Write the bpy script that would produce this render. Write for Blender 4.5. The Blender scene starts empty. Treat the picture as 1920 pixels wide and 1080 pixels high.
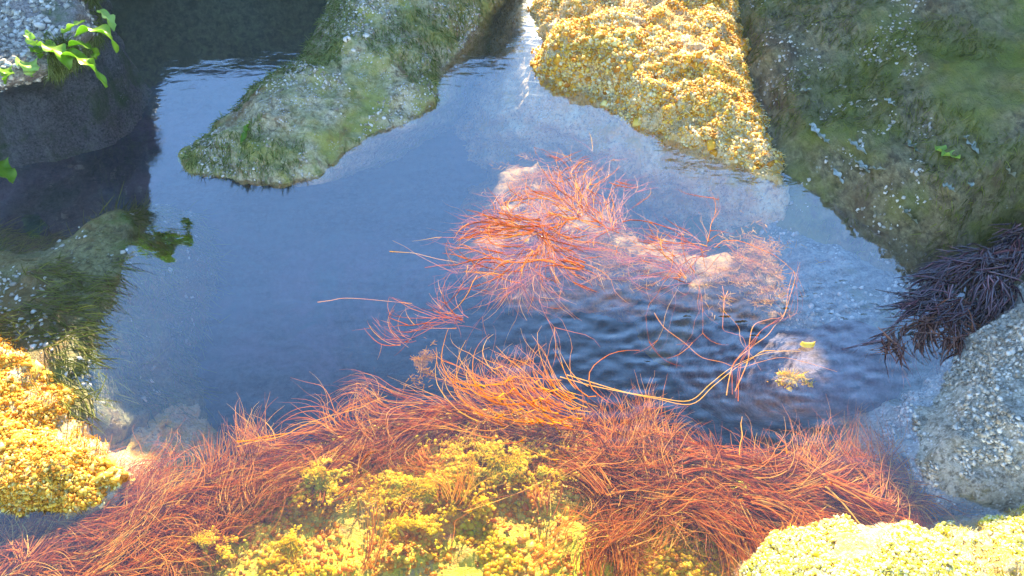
import bpy, math, random
import numpy as np

# ------------------------------------------------------------------ camera, sky, sun
R = math.radians
C = bpy.context.scene.collection
S = bpy.context.scene
CH, DEP, F = 1.5, R(48.0), 1600.0          # camera height (m), depression, focal length in photo pixels
cam = bpy.data.cameras.new('camera')
cam.sensor_width = 36.0
cam.lens = 36.0 * F / 1920.0
cam.clip_start, cam.clip_end = 0.02, 3000.0
cam_o = bpy.data.objects.new('camera', cam)
C.objects.link(cam_o)
cam_o.location = (0, 0, CH)
cam_o.rotation_euler = (R(90) - DEP, 0, 0)
S.camera = cam_o

SUN_EL, SUN_AZ = R(28.0), R(2.0)           # azimuth measured from +Y towards +X
world = bpy.data.worlds.new('World')
S.world = world
world.use_nodes = True
wn = world.node_tree
wn.nodes.clear()
sky = wn.nodes.new('ShaderNodeTexSky')
sky.sky_type = 'NISHITA'
sky.sun_disc = False
sky.sun_elevation = SUN_EL
sky.sun_rotation = SUN_AZ
sky.dust_density = 0.0
sky.air_density = 1.3
sky.ozone_density = 4.5
bg = wn.nodes.new('ShaderNodeBackground')
bg.inputs['Strength'].default_value = 0.10
wo = wn.nodes.new('ShaderNodeOutputWorld')
wn.links.new(sky.outputs[0], bg.inputs['Color'])
wn.links.new(bg.outputs[0], wo.inputs['Surface'])

sun = bpy.data.lights.new('sun', 'SUN')
sun.energy = 5.0
sun.angle = R(0.6)
sun.color = (1.0, 0.82, 0.54)
sun_o = bpy.data.objects.new('sun', sun)
C.objects.link(sun_o)
sun_o.rotation_euler = (R(90) - SUN_EL, 0, math.pi - SUN_AZ)
sun_o.location = (0, 5, 8)

S.view_settings.view_transform = 'Standard'
S.view_settings.look = 'None'
S.view_settings.gamma = 1.0
S.view_settings.use_curve_mapping = False
S.view_settings.exposure = 2.38
S.cycles.max_bounces = 8
S.cycles.transparent_max_bounces = 12
S.cycles.volume_bounces = 1

# ------------------------------------------------------------------ helpers: geometry of the view, noise
def W(px, py, z=0.0):
    """the place at height z that the photograph shows at pixel (px, py)"""
    u, v = (px - 960) / F, (py - 540) / F
    dz = -math.sin(DEP) - v * math.cos(DEP)
    dy = math.cos(DEP) - v * math.sin(DEP)
    t = (CH - z) / -dz
    return (u * t, dy * t, z)

def P(pts, z=0.0):
    return np.array([W(a, b, z)[:2] for a, b in pts])

_rs = np.random.RandomState(5)
_perm = np.concatenate([_rs.permutation(256)] * 3).astype(np.int64)
_grad = _rs.normal(size=(256, 3))
_grad /= np.linalg.norm(_grad, axis=1)[:, None]

def noise(p):
    i = np.floor(p).astype(np.int64)
    f = p - i
    w = f * f * f * (f * (f * 6 - 15) + 10)
    out = 0
    for dx in (0, 1):
        for dy in (0, 1):
            for dz in (0, 1):
                h = _perm[(_perm[(_perm[(i[:, 0] + dx) & 255] + i[:, 1] + dy) & 255] + i[:, 2] + dz) & 255] & 255
                g = _grad[h]
                d = g[:, 0] * (f[:, 0] - dx) + g[:, 1] * (f[:, 1] - dy) + g[:, 2] * (f[:, 2] - dz)
                wx = w[:, 0] if dx else 1 - w[:, 0]
                wy = w[:, 1] if dy else 1 - w[:, 1]
                wz = w[:, 2] if dz else 1 - w[:, 2]
                out = out + d * wx * wy * wz
    return out

def fbm(p, scale, octaves=4, gain=0.5, seed=0.0):
    q = p * scale + seed * 17.3
    a, s = 1.0, 0
    for _ in range(octaves):
        s = s + a * noise(q)
        q = q * 2.03 + 11.7
        a *= gain
    return s

def ridged(p, scale, octaves=3, seed=0.0):
    q = p * scale + seed * 9.1
    a, s = 1.0, 0
    for _ in range(octaves):
        s = s + a * (1 - np.abs(noise(q)) * 2.4)
        q = q * 2.1 + 5.2
        a *= 0.5
    return s - 1.0

def chaikin(poly, n=2):
    for _ in range(n):
        q = np.roll(poly, -1, axis=0)
        poly = np.stack([poly * .75 + q * .25, poly * .25 + q * .75], 1).reshape(-1, 2)
    return poly

def sdist(pts, poly):
    """distance to the outline, positive inside"""
    best = np.full(len(pts), 1e9)
    inside = np.zeros(len(pts), bool)
    for a, b in zip(poly, np.roll(poly, -1, axis=0)):
        e = b - a
        w = pts - a
        t = np.clip((w @ e) / (e @ e + 1e-12), 0, 1)
        d = w - t[:, None] * e
        best = np.minimum(best, (d * d).sum(1))
        c = (a[1] > pts[:, 1]) != (b[1] > pts[:, 1])
        if abs(e[1]) > 1e-12:
            inside ^= c & (pts[:, 0] < e[0] * (pts[:, 1] - a[1]) / e[1] + a[0])
    d = np.sqrt(best)
    return np.where(inside, d, -d)

# ------------------------------------------------------------------ helpers: objects
def tag(o, label=None, cat=None, group=None, kind=None):
    if label: o['label'] = label
    if cat: o['category'] = cat
    if group: o['group'] = group
    if kind: o['kind'] = kind
    return o

def mesh_obj(name, v, f, mat, loc=(0, 0, 0), parent=None, smooth=True, attr=None):
    """v: world coordinates (n,3); f: (m,3) or (m,4) int array; loc: origin of the object"""
    v = np.asarray(v, float)
    f = np.asarray(f, np.int32)
    me = bpy.data.meshes.new(name)
    org = np.array(loc, float)
    me.vertices.add(len(v))
    me.vertices.foreach_set('co', (v - org).astype(np.float32).ravel())
    k = f.shape[1]
    me.loops.add(f.size)
    me.loops.foreach_set('vertex_index', f.ravel())
    me.polygons.add(len(f))
    me.polygons.foreach_set('loop_start', np.arange(0, f.size, k, dtype=np.int32))
    me.polygons.foreach_set('loop_total', np.full(len(f), k, np.int32))
    if smooth:
        me.polygons.foreach_set('use_smooth', np.ones(len(f), bool))
    me.update(calc_edges=True)
    if attr is not None:
        a = me.attributes.new('tone', 'FLOAT', 'POINT')
        a.data.foreach_set('value', np.asarray(attr, np.float32))
    me.materials.append(mat)
    o = bpy.data.objects.new(name, me)
    C.objects.link(o)
    if parent is not None:
        o.parent = parent
        pl = np.array(parent.location)
        o.location = tuple(org - pl)
    else:
        o.location = tuple(org)
    return o

def grid_faces(nx, ny, keep=None):
    i = np.arange(nx * ny).reshape(ny, nx)
    f = np.stack([i[:-1, :-1], i[:-1, 1:], i[1:, 1:], i[1:, :-1]], -1).reshape(-1, 4)
    if keep is not None:
        f = f[keep[f].any(1)]
    return f

def compact(v, f, *extra):
    used = np.unique(f)
    m = np.zeros(len(v), np.int32)
    m[used] = np.arange(len(used))
    return (v[used], m[f]) + tuple(e[used] for e in extra)

SURF = {}
BED = -0.42
def rock(key, name, label, cat, poly, H, w, mat, res=0.009, zp=0.0, prof=2.0, out=1.6, rough=((3, .03, 3), (14, .012, 4)),
         edge_noise=0.03, seed=1.0, ridge=0.0, group=None, smoothing=2, kind=None, undercut=None):
    """a boulder or ledge: height field over the outline 'poly' (its outline at height zp), spreading below it down to the bed"""
    poly = chaikin(np.asarray(poly, float), smoothing)
    sp = (zp - BED) / out + .06
    x0, y0 = poly.min(0) - sp
    x1, y1 = poly.max(0) + sp
    nx, ny = int((x1 - x0) / res) + 2, int((y1 - y0) / res) + 2
    X, Y = np.meshgrid(np.linspace(x0, x1, nx), np.linspace(y0, y1, ny))
    p2 = np.stack([X.ravel(), Y.ravel()], 1)
    s = sdist(p2, poly)
    p3 = np.c_[p2, np.zeros(len(p2))]
    s = s + edge_noise * fbm(p3, 6, 4, .55, seed)
    h = H(p2[:, 0], p2[:, 1]) if callable(H) else np.full(len(p2), float(H))
    t = np.clip(s / w, 0, 1)
    z = zp + (h - zp) * (1 - (1 - t) ** prof)
    z = np.where(s < 0, zp + s * out, z)
    z = np.maximum(z, BED - .08)
    v = np.c_[p2, z]
    G = v.reshape(ny, nx, 3)
    du = np.gradient(G, axis=1)
    dv = np.gradient(G, axis=0)
    n = np.cross(du, dv).reshape(-1, 3)
    n /= np.linalg.norm(n, axis=1)[:, None]
    disp = 0
    for sc, am, oc in rough:
        disp = disp + am * fbm(v, sc, oc, .5, seed + sc)
    if ridge:
        disp = disp + ridge * ridged(v, 9, 3, seed)
    v = v + n * disp[:, None]
    if undercut:
        zt, kx, ky = undercut
        dz = np.clip(zt - v[:, 2], 0, max(zt + .1, .45))
        v = v + np.c_[kx * dz, ky * dz, 0 * dz]
    keep = v[:, 2] > BED - .05
    f = grid_faces(nx, ny, keep)
    G = v.reshape(ny, nx, 3)
    n = np.cross(np.gradient(G, axis=1), np.gradient(G, axis=0)).reshape(-1, 3)
    n /= np.linalg.norm(n, axis=1)[:, None] + 1e-9
    v, f, n, s = compact(v, f, n, s)
    c = poly.mean(0)
    o = mesh_obj(name, v, f, mat, (c[0], c[1], BED))
    tag(o, label, cat, group, kind)
    SURF[key] = (v, n, s, o)
    return o

def project(v):
    """photo pixel at which a place shows"""
    d = v - np.array([0, 0, CH])
    fwd = d[:, 1] * math.cos(DEP) - d[:, 2] * math.sin(DEP)
    up = d[:, 1] * math.sin(DEP) + d[:, 2] * math.cos(DEP)
    return np.stack([960 + F * d[:, 0] / fwd, 540 - F * up / fwd], 1)

def pick(key, n, seed, where=None, zmin=-9, patch=None):
    """n places on the surface of a rock"""
    v, nr, s, o = SURF[key]
    rs = np.random.RandomState(seed)
    m = v[:, 2] > zmin
    if where is not None:
        m &= where(v, project(v))
    if patch:
        m &= fbm(v, patch[0], 3, .5, seed) > patch[1]
    idx = np.nonzero(m)[0]
    if len(idx) == 0:
        return np.zeros((0, 3)), np.zeros((0, 3))
    i = rs.choice(idx, n, replace=len(idx) < n)
    return v[i] + rs.uniform(-.004, .004, (n, 3)), nr[i]

# ---- shape builders that work on many pieces at once
def _ico():
    g = (1 + 5 ** .5) / 2
    v = np.array([(-1, g, 0), (1, g, 0), (-1, -g, 0), (1, -g, 0), (0, -1, g), (0, 1, g), (0, -1, -g), (0, 1, -g), (g, 0, -1), (g, 0, 1), (-g, 0, -1), (-g, 0, 1)]) / math.hypot(1, g)
    f = np.array([(0, 11, 5), (0, 5, 1), (0, 1, 7), (0, 7, 10), (0, 10, 11), (1, 5, 9), (5, 11, 4), (11, 10, 2), (10, 7, 6), (7, 1, 8), (3, 9, 4), (3, 4, 2), (3, 2, 6), (3, 6, 8), (3, 8, 9), (4, 9, 5), (2, 4, 11), (6, 2, 10), (8, 6, 7), (9, 8, 1)])
    return v, f

def blobs(p, n, size, seed, flat=.6, jag=.55):
    """small lumpy grains lying on a surface"""
    rs = np.random.RandomState(seed)
    bv, bf = _ico()
    k = len(p)
    sz = size * np.minimum(rs.lognormal(0, .55, k), 2.0)
    v = bv[None] * (1 + rs.uniform(-jag, jag, (k, 12, 1)))
    v = v * rs.uniform(.6, 1.3, (k, 1, 3))
    a = rs.uniform(0, 6.28, k)
    ca, sa = np.cos(a), np.sin(a)
    v = np.stack([v[..., 0] * ca[:, None] - v[..., 1] * sa[:, None], v[..., 0] * sa[:, None] + v[..., 1] * ca[:, None], v[..., 2]], -1)
    dn = (v * n[:, None]).sum(-1, keepdims=True)
    v = v - dn * n[:, None] * (1 - flat)
    v = v * sz[:, None, None] + p[:, None]
    f = (bf[None] + 12 * np.arange(k)[:, None, None]).reshape(-1, 3)
    return v.reshape(-1, 3), f, np.repeat(rs.rand(k), 12)

def strands(roots, dirs, length, width, seed, seg=10, curl=1.0, curl_scale=5.0, lift=0.0, flatten=1.0, zcap=None, taper=.25, jit=.3, fork=0):
    """thin weed threads: three-sided tubes that wander through a smooth flow"""
    rs = np.random.RandomState(seed)
    k = len(roots)
    L = (length * rs.uniform(.45, 1.15, k)) if np.isscalar(length) else length
    d = np.array(dirs, float) + rs.normal(0, jit, (k, 3)) * np.array([1, 1, flatten])
    d /= np.linalg.norm(d, axis=1)[:, None] + 1e-9
    P_ = [np.array(roots, float)]
    wob = rs.uniform(0, 50, k)
    for j in range(seg):
        p = P_[-1]
        st = (L / seg)[:, None]
        q = p * curl_scale + 3.1 * seed
        nx = noise(q + np.c_[wob * .02, wob * 0, wob * 0])
        ny = noise(q + 31.7 + np.c_[wob * 0, wob * .02, wob * 0])
        nz = noise(q + 77.7)
        ind = rs.normal(0, .12, (k, 3))
        d = d + (np.stack([nx, ny, nz * flatten], 1) + ind * [1, 1, flatten]) * curl * (L[:, None] / seg) * 14
        d[:, 2] += lift / seg
        d /= np.linalg.norm(d, axis=1)[:, None] + 1e-9
        p = p + d * st
        if zcap is not None:
            p[:, 2] = np.minimum(p[:, 2], zcap - .001 * (wob % 3))
        P_.append(p)
    A = np.stack(P_, 1)
    if fork:                                            # side branches leaving the threads
        sel = rs.randint(0, k, fork)
        at = rs.randint(1, seg, fork)
        r2 = A[sel, at]
        d2 = A[sel, np.minimum(at + 1, seg)] - A[sel, at - 1]
        d2 /= np.linalg.norm(d2, axis=1)[:, None] + 1e-9
        v2, f2, t2 = strands(r2, d2, float(np.mean(L)) * .4, width * .8, seed + 1, max(4, seg // 2), curl, curl_scale, lift, flatten, zcap, taper, .5)
    T = np.gradient(A, axis=1)
    T /= np.linalg.norm(T, axis=2)[..., None] + 1e-9
    up = np.array([0, 0, 1.0])
    B = np.cross(T, up)
    B /= np.linalg.norm(B, axis=2)[..., None] + 1e-6
    N = np.cross(B, T)
    wd = (width * rs.uniform(.6, 1.4, k))[:, None] * (1 - (1 - taper) * np.linspace(0, 1, seg + 1)[None] ** 1.5)
    ring = []
    for a in (90, 210, 330):
        ring.append(A + wd[..., None] * (math.cos(R(a)) * B + math.sin(R(a)) * N))
    V = np.stack(ring, 2)
    nseg = seg + 1
    idx = np.arange(k * nseg * 3).reshape(k, nseg, 3)
    fs = []
    for a in range(3):
        b = (a + 1) % 3
        fs.append(np.stack([idx[:, :-1, a], idx[:, :-1, b], idx[:, 1:, b], idx[:, 1:, a]], -1).reshape(-1, 4))
    v, f, t = V.reshape(-1, 3), np.concatenate(fs), np.repeat(rs.rand(k), nseg * 3)
    if fork:
        f = np.concatenate([f, f2 + len(v)])
        v = np.concatenate([v, v2]); t = np.concatenate([t, t2])
    return v, f, t

def join(*parts):
    V, Fc, T, n = [], [], [], 0
    for v, f, t in parts:
        V.append(v); Fc.append(f + n); T.append(t); n += len(v)
    return np.concatenate(V), np.concatenate(Fc), np.concatenate(T)

# ------------------------------------------------------------------ materials
def new_mat(name):
    m = bpy.data.materials.new(name)
    m.use_nodes = True
    m.node_tree.nodes.clear()
    return m, m.node_tree.nodes, m.node_tree.links

def ramp(nd, lk, src, stops, interp='LINEAR'):
    r = nd.new('ShaderNodeValToRGB')
    r.color_ramp.interpolation = interp
    e = r.color_ramp.elements
    while len(e) < len(stops):
        e.new(.5)
    for el, (p, c) in zip(e, stops):
        el.position = p
        el.color = (c if isinstance(c, tuple) else (c, c, c)) + ((1,) if (not isinstance(c, tuple) or len(c) == 3) else ())
    lk.new(src, r.inputs[0])
    return r.outputs[0]

def noise_node(nd, lk, co, scale, detail=5, rough=.6, dist=0.0):
    n = nd.new('ShaderNodeTexNoise')
    n.inputs['Scale'].default_value = scale
    n.inputs['Detail'].default_value = detail
    n.inputs['Roughness'].default_value = rough
    n.inputs['Distortion'].default_value = dist
    lk.new(co, n.inputs['Vector'])
    return n.outputs['Fac']

def mixc(nd, lk, fac, a, b):
    m = nd.new('ShaderNodeMix')
    m.data_type = 'RGBA'
    for s, v in ((m.inputs[0], fac), (m.inputs[6], a), (m.inputs[7], b)):
        if isinstance(v, (float, int)):
            s.default_value = v
        elif isinstance(v, tuple):
            s.default_value = v + (1,)
        else:
            lk.new(v, s)
    return m.outputs[2]

def rock_mat(name, stops, scale=7, patches=(), speck=None, rough=.55, bump=.5, spec=.5, coat=0.0, stretch=None):
    """stops: ramp of the stone itself; patches: (scale, lo, hi, colour, seed) of growth or stain; speck: (scale, size, colour, density)"""
    m, nd, lk = new_mat(name)
    tc = nd.new('ShaderNodeTexCoord')
    mp = nd.new('ShaderNodeMapping')
    lk.new(tc.outputs['Object'], mp.inputs[0])
    if stretch:
        mp.inputs['Scale'].default_value = stretch
    co = mp.outputs[0]
    base = ramp(nd, lk, noise_node(nd, lk, co, scale, 10, .68, .4), stops)
    fine = noise_node(nd, lk, co, scale * 14, 4, .7)
    base = mixc(nd, lk, ramp(nd, lk, fine, [(.38, 0.0), (.7, .55)]), base, tuple(min(1, c * 1.9 + .02) for c in stops[-1][1]))
    base = mixc(nd, lk, ramp(nd, lk, noise_node(nd, lk, co, scale * 9, 4, .7, .6), [(.36, .7), (.5, 0.0)]), base, tuple(c * .35 for c in stops[0][1]))
    for sc, lo, hi, col, sd in patches:
        m2 = nd.new('ShaderNodeMapping')
        m2.inputs['Location'].default_value = (sd * 3.1, sd * 1.7, sd)
        lk.new(co, m2.inputs[0])
        fac = ramp(nd, lk, noise_node(nd, lk, m2.outputs[0], sc, 8, .65, .5), [(lo, 0.0), (hi, 1.0)])
        var = mixc(nd, lk, noise_node(nd, lk, m2.outputs[0], sc * 7, 4, .7), tuple(c * .5 for c in col), tuple(min(1, c * 1.5) for c in col))
        base = mixc(nd, lk, fac, base, var)
    if speck:
        vo = nd.new('ShaderNodeTexVoronoi')
        vo.inputs['Scale'].default_value = speck[0]
        vo.inputs['Randomness'].default_value = 1
        lk.new(co, vo.inputs['Vector'])
        dot = ramp(nd, lk, vo.outputs['Distance'], [(speck[1] * .7, 1.0), (speck[1], 0.0)])
        den = ramp(nd, lk, noise_node(nd, lk, co, scale * 1.5, 5, .7), [(speck[3], 0.0), (speck[3] + .1, 1.0)])
        mu = nd.new('ShaderNodeMath'); mu.operation = 'MULTIPLY'
        lk.new(dot, mu.inputs[0]); lk.new(den, mu.inputs[1])
        base = mixc(nd, lk, mu.outputs[0], base, speck[2])
    b = nd.new('ShaderNodeBsdfPrincipled')
    lk.new(base, b.inputs['Base Color'])
    b.inputs['Specular IOR Level'].default_value = spec
    b.inputs['Coat Weight'].default_value = coat
    b.inputs['Coat Roughness'].default_value = .15
    lk.new(ramp(nd, lk, noise_node(nd, lk, co, scale * 3, 4), [(.3, rough - .2), (.7, rough + .15)]), b.inputs['Roughness'])
    bp = nd.new('ShaderNodeBump')
    bp.inputs['Strength'].default_value = bump
    bp.inputs['Distance'].default_value = .012
    hn = nd.new('ShaderNodeMath'); hn.operation = 'ADD'
    lk.new(noise_node(nd, lk, co, scale * 5, 10, .72), hn.inputs[0])
    lk.new(fine, hn.inputs[1])
    lk.new(hn.outputs[0], bp.inputs['Height'])
    lk.new(bp.outputs[0], b.inputs['Normal'])
    o = nd.new('ShaderNodeOutputMaterial')
    lk.new(b.outputs[0], o.inputs[0])
    return m

def weed_mat(name, stops, rough=.4, trans=.35, spec=.5, scale=30):
    """weed: colour runs with each thread's own tone and a little along it; lets light through"""
    m, nd, lk = new_mat(name)
    at = nd.new('ShaderNodeAttribute'); at.attribute_name = 'tone'
    tc = nd.new('ShaderNodeTexCoord')
    nf = noise_node(nd, lk, tc.outputs['Object'], scale, 3)
    ad = nd.new('ShaderNodeMath'); ad.operation = 'MULTIPLY_ADD'
    lk.new(nf, ad.inputs[0]); ad.inputs[1].default_value = .7
    lk.new(at.outputs['Fac'], ad.inputs[2])
    sb = nd.new('ShaderNodeMath'); sb.operation = 'SUBTRACT'
    lk.new(ad.outputs[0], sb.inputs[0]); sb.inputs[1].default_value = .35
    col = ramp(nd, lk, sb.outputs[0], stops)
    b = nd.new('ShaderNodeBsdfPrincipled')
    lk.new(col, b.inputs['Base Color'])
    b.inputs['Roughness'].default_value = rough
    b.inputs['Specular IOR Level'].default_value = spec
    t = nd.new('ShaderNodeBsdfTranslucent')
    lk.new(col, t.inputs['Color'])
    mx = nd.new('ShaderNodeMixShader')
    mx.inputs[0].default_value = trans
    lk.new(b.outputs[0], mx.inputs[1]); lk.new(t.outputs[0], mx.inputs[2])
    o = nd.new('ShaderNodeOutputMaterial')
    lk.new(mx.outputs[0], o.inputs[0])
    return m

def water_mat():
    m, nd, lk = new_mat('water')
    tc = nd.new('ShaderNodeTexCoord')
    mp = nd.new('ShaderNodeMapping')
    mp.inputs['Scale'].default_value = (1, 2.2, 1)
    lk.new(tc.outputs['Object'], mp.inputs[0])
    bp = nd.new('ShaderNodeBump')
    bp.inputs['Strength'].default_value = .06
    bp.inputs['Distance'].default_value = .01
    lk.new(noise_node(nd, lk, mp.outputs[0], 16, 3, .5, .5), bp.inputs['Height'])
    fr = nd.new('ShaderNodeLayerWeight')
    fr.inputs['Blend'].default_value = .5
    lk.new(bp.outputs[0], fr.inputs['Normal'])
    refl = ramp(nd, lk, fr.outputs['Facing'], [(0.0, .02), (.09, .022), (.17, .06), (.28, .165), (.6, .20), (1.0, .95)])
    tr = nd.new('ShaderNodeBsdfTransparent')
    tr.inputs[0].default_value = (.96, .98, 1, 1)
    gl = nd.new('ShaderNodeBsdfGlossy')
    gl.inputs['Roughness'].default_value = .03
    gl.inputs['Color'].default_value = (.84, .93, 1, 1)
    lk.new(bp.outputs[0], gl.inputs['Normal'])
    mx = nd.new('ShaderNodeMixShader')
    lk.new(refl, mx.inputs[0]); lk.new(tr.outputs[0], mx.inputs[1]); lk.new(gl.outputs[0], mx.inputs[2])
    v = nd.new('ShaderNodeVolumePrincipled')
    v.inputs['Color'].default_value = (.16, .40, .92, 1)
    v.inputs['Density'].default_value = 0.06
    v.inputs['Anisotropy'].default_value = .0
    o = nd.new('ShaderNodeOutputMaterial')
    lk.new(mx.outputs[0], o.inputs[0])
    lk.new(v.outputs[0], o.inputs['Volume'])
    return m

M = {}
M['boulder'] = rock_mat('boulder_stone', [(.3, (.15, .11, .045)), (.5, (.33, .28, .13)), (.72, (.52, .47, .33))], 6,
    patches=[(5, .44, .6, (.30, .31, .07), 1), (9, .56, .68, (.22, .13, .05), 2), (14, .6, .72, (.12, .18, .05), 4)],
    speck=(130, .33, (.62, .62, .66), .5), rough=.5, bump=.8)
M['golden'] = rock_mat('sunlit_granite', [(.3, (.42, .20, .04)), (.5, (.74, .46, .14)), (.7, (.88, .72, .40))], 9,
    patches=[(10, .52, .64, (.75, .42, .06), 1)], speck=(150, .3, (.85, .8, .7), .5), rough=.6, bump=.8)
M['slope'] = rock_mat('wet_green_slope', [(.3, (.060, .045, .014)), (.52, (.125, .10, .036)), (.75, (.24, .21, .11))], 5,
    patches=[(3.5, .45, .62, (.15, .17, .015), 1), (8, .56, .68, (.09, .06, .03), 3)],
    speck=(95, .28, (.40, .40, .34), .6), rough=.45, bump=.8, stretch=(1, .6, 1))
M['bank'] = rock_mat('olive_bank', [(.3, (.06, .045, .012)), (.5, (.13, .11, .03)), (.72, (.24, .23, .10))], 7, patches=[(5, .48, .62, (.20, .12, .03), 2), (6, .55, .66, (.13, .18, .03), 5)], speck=(90, .3, (.4, .42, .35), .55), rough=.4, bump=.8)
M['shelf'] = rock_mat('drowned_grey_shelf', [(.3, (.06, .07, .06)), (.5, (.14, .15, .13)), (.72, (.30, .32, .30))], 8,
    patches=[(4, .5, .66, (.14, .17, .06), 1), (6, .58, .7, (.20, .12, .10), 5)], speck=(110, .3, (.7, .72, .7), .52), bump=.8)
M['pale'] = rock_mat('pale_barnacled_stone', [(.3, (.17, .15, .10)), (.5, (.38, .35, .27)), (.7, (.60, .57, .48))], 9,
    patches=[(4, .54, .66, (.26, .22, .04), 2), (12, .6, .7, (.10, .10, .08), 6)], speck=(120, .34, (.75, .75, .74), .45), bump=.9)
M['dark'] = rock_mat('dark_weathered_stone', [(.3, (.025, .032, .014)), (.5, (.055, .068, .034)), (.72, (.10, .12, .06))], 4,
    patches=[(3, .5, .64, (.05, .065, .02), 2)], bump=.7)
M['left'] = rock_mat('lilac_grey_stone', [(.3, (.11, .10, .09)), (.5, (.22, .20, .19)), (.72, (.38, .34, .31))], 10,
    patches=[(5, .5, .64, (.12, .17, .05), 1)], speck=(140, .3, (.6, .6, .6), .55), bump=.8)
M['ledge'] = rock_mat('amber_ledge', [(.3, (.42, .14, .012)), (.5, (.72, .36, .02)), (.7, (.90, .62, .05))], 7,
    patches=[(5, .46, .6, (.92, .70, .01), 1), (8, .60, .70, (.34, .22, .16), 4), (11, .58, .68, (.50, .17, .05), 7)],
    speck=(90, .25, (.9, .75, .30), .62), rough=.6, bump=.9)
M['mound'] = rock_mat('rosy_drowned_mound', [(.3, (.06, .025, .004)), (.5, (.16, .075, .008)), (.72, (.28, .15, .012))], 5,
    patches=[(4, .55, .68, (.38, .15, .015), 1)], rough=.8, bump=.5)
M['bed'] = rock_mat('seabed', [(.3, (.012, .018, .022)), (.5, (.022, .032, .040)), (.72, (.05, .06, .07))], 4,
    patches=[(2.2, .5, .7, (.15, .12, .17), 1), (5, .5, .66, (.06, .10, .12), 3)], rough=.8, bump=.4)
M['stone'] = rock_mat('purple_grey_stone', [(.3, (.04, .028, .036)), (.5, (.07, .05, .065)), (.72, (.13, .10, .12))], 6, bump=.4, spec=.2)
M['red'] = weed_mat('red_weed', [(.0, (.34, .05, .005)), (.35, (.66, .15, .01)), (.7, (.86, .30, .015)), (1, (.96, .58, .06))], trans=.5)
M['rust'] = weed_mat('rust_weed', [(.0, (.24, .06, .01)), (.3, (.66, .19, .02)), (.7, (.88, .38, .035)), (1, (.98, .72, .16))], trans=.5)
M['yellow'] = weed_mat('yellow_weed', [(.0, (.85, .52, .01)), (.5, (.95, .74, .015)), (1, (.97, .90, .05))], trans=.7)
M['orange'] = weed_mat('orange_weed', [(.0, (.80, .30, .01)), (.5, (.93, .48, .02)), (1, (.98, .70, .08))], trans=.6)
M['scrap'] = weed_mat('pale_wet_scrap', [(.0, (.22, .26, .18)), (.5, (.38, .42, .34)), (1, (.6, .64, .58))], rough=.15, trans=.2, spec=1.2)
M['cloud'] = weed_mat('orange_fluff', [(.0, (.48, .22, .003)), (.5, (.72, .38, .004)), (1, (.90, .56, .01))], trans=.5)
M['green'] = weed_mat('green_weed', [(.0, (.12, .17, .03)), (.5, (.27, .35, .08)), (1, (.45, .52, .22))], trans=.4)
M['olive'] = weed_mat('olive_weed', [(.0, (.08, .10, .015)), (.5, (.20, .23, .03)), (1, (.32, .36, .07))], trans=.4)
M['lettuce'] = weed_mat('sea_lettuce', [(.0, (.16, .34, .02)), (.5, (.32, .55, .05)), (1, (.55, .75, .2))], rough=.3, trans=.55)
M['purple'] = weed_mat('purple_weed', [(.0, (.025, .015, .03)), (.5, (.07, .035, .06)), (1, (.24, .08, .10))], rough=.10, trans=.05, spec=1.6)
M['maroon'] = weed_mat('maroon_weed', [(.0, (.08, .03, .03)), (.5, (.20, .07, .05)), (1, (.36, .16, .10))], rough=.2, trans=.2, spec=.8)
M['moss'] = weed_mat('glare_gold_moss', [(.0, (.72, .32, .02)), (.3, (.93, .58, .08)), (.6, (.96, .80, .32)), (1, (.96, .92, .68))], rough=.6, trans=.25)  # gold moss with pale tones that stand in for sun glare
M['goldmoss'] = weed_mat('deep_gold_moss', [(.0, (.55, .20, .01)), (.4, (.86, .44, .02)), (.75, (.95, .66, .08)), (1, (.95, .86, .35))], rough=.6, trans=.25)
M['limemoss'] = weed_mat('glare_lime_moss', [(.0, (.75, .62, .02)), (.35, (.92, .86, .15)), (1, (.95, .94, .75))], rough=.6, trans=.25)  # lime moss whitened at the top end to look overexposed
M['amber'] = weed_mat('amber_crust', [(.0, (.50, .14, .01)), (.4, (.82, .38, .015)), (.75, (.93, .64, .02)), (1, (.97, .82, .12))], rough=.5, trans=.3)
M['shell'] = weed_mat('shell_white', [(.0, (.55, .50, .48)), (.5, (.72, .68, .62)), (1, (.85, .82, .74))], rough=.35, trans=.05)
M['grit'] = weed_mat('grey_grit', [(.0, (.25, .22, .17)), (.5, (.48, .45, .38)), (1, (.80, .77, .70))], rough=.4, trans=.05)
M['yshell'] = weed_mat('shell_yellow', [(.0, (.85, .50, .03)), (.5, (.90, .62, .05)), (1, (.95, .75, .2))], rough=.3, trans=.2)

# ------------------------------------------------------------------ ground and water
def sheet(name, mat, half, zf, fine=(-2.2, 2.2, -.4, 4.2), res=.02):
    def axis(a, b):
        mid = np.arange(a, b + res, res)
        outl = a - np.geomspace(res * 2, half, 26)[::-1]
        outr = b + res + np.geomspace(res * 2, half, 26)
        return np.concatenate([outl, mid, outr])
    ax, ay = axis(fine[0], fine[1]), axis(fine[2], fine[3])
    X, Y = np.meshgrid(ax, ay)
    v = np.c_[X.ravel(), Y.ravel(), np.zeros(X.size)]
    v[:, 2] = zf(v)
    return v, grid_faces(len(ax), len(ay)), len(ax), len(ay)

v, f, _, _ = sheet('seabed', None, 900, lambda v: BED + .05 * fbm(v, 1.8, 4, .5, 3) * (np.abs(v[:, 0]) < 5) * (np.abs(v[:, 1]) < 8) - .02)
tag(mesh_obj('seabed', v, f, M['bed']), kind='structure')

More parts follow.
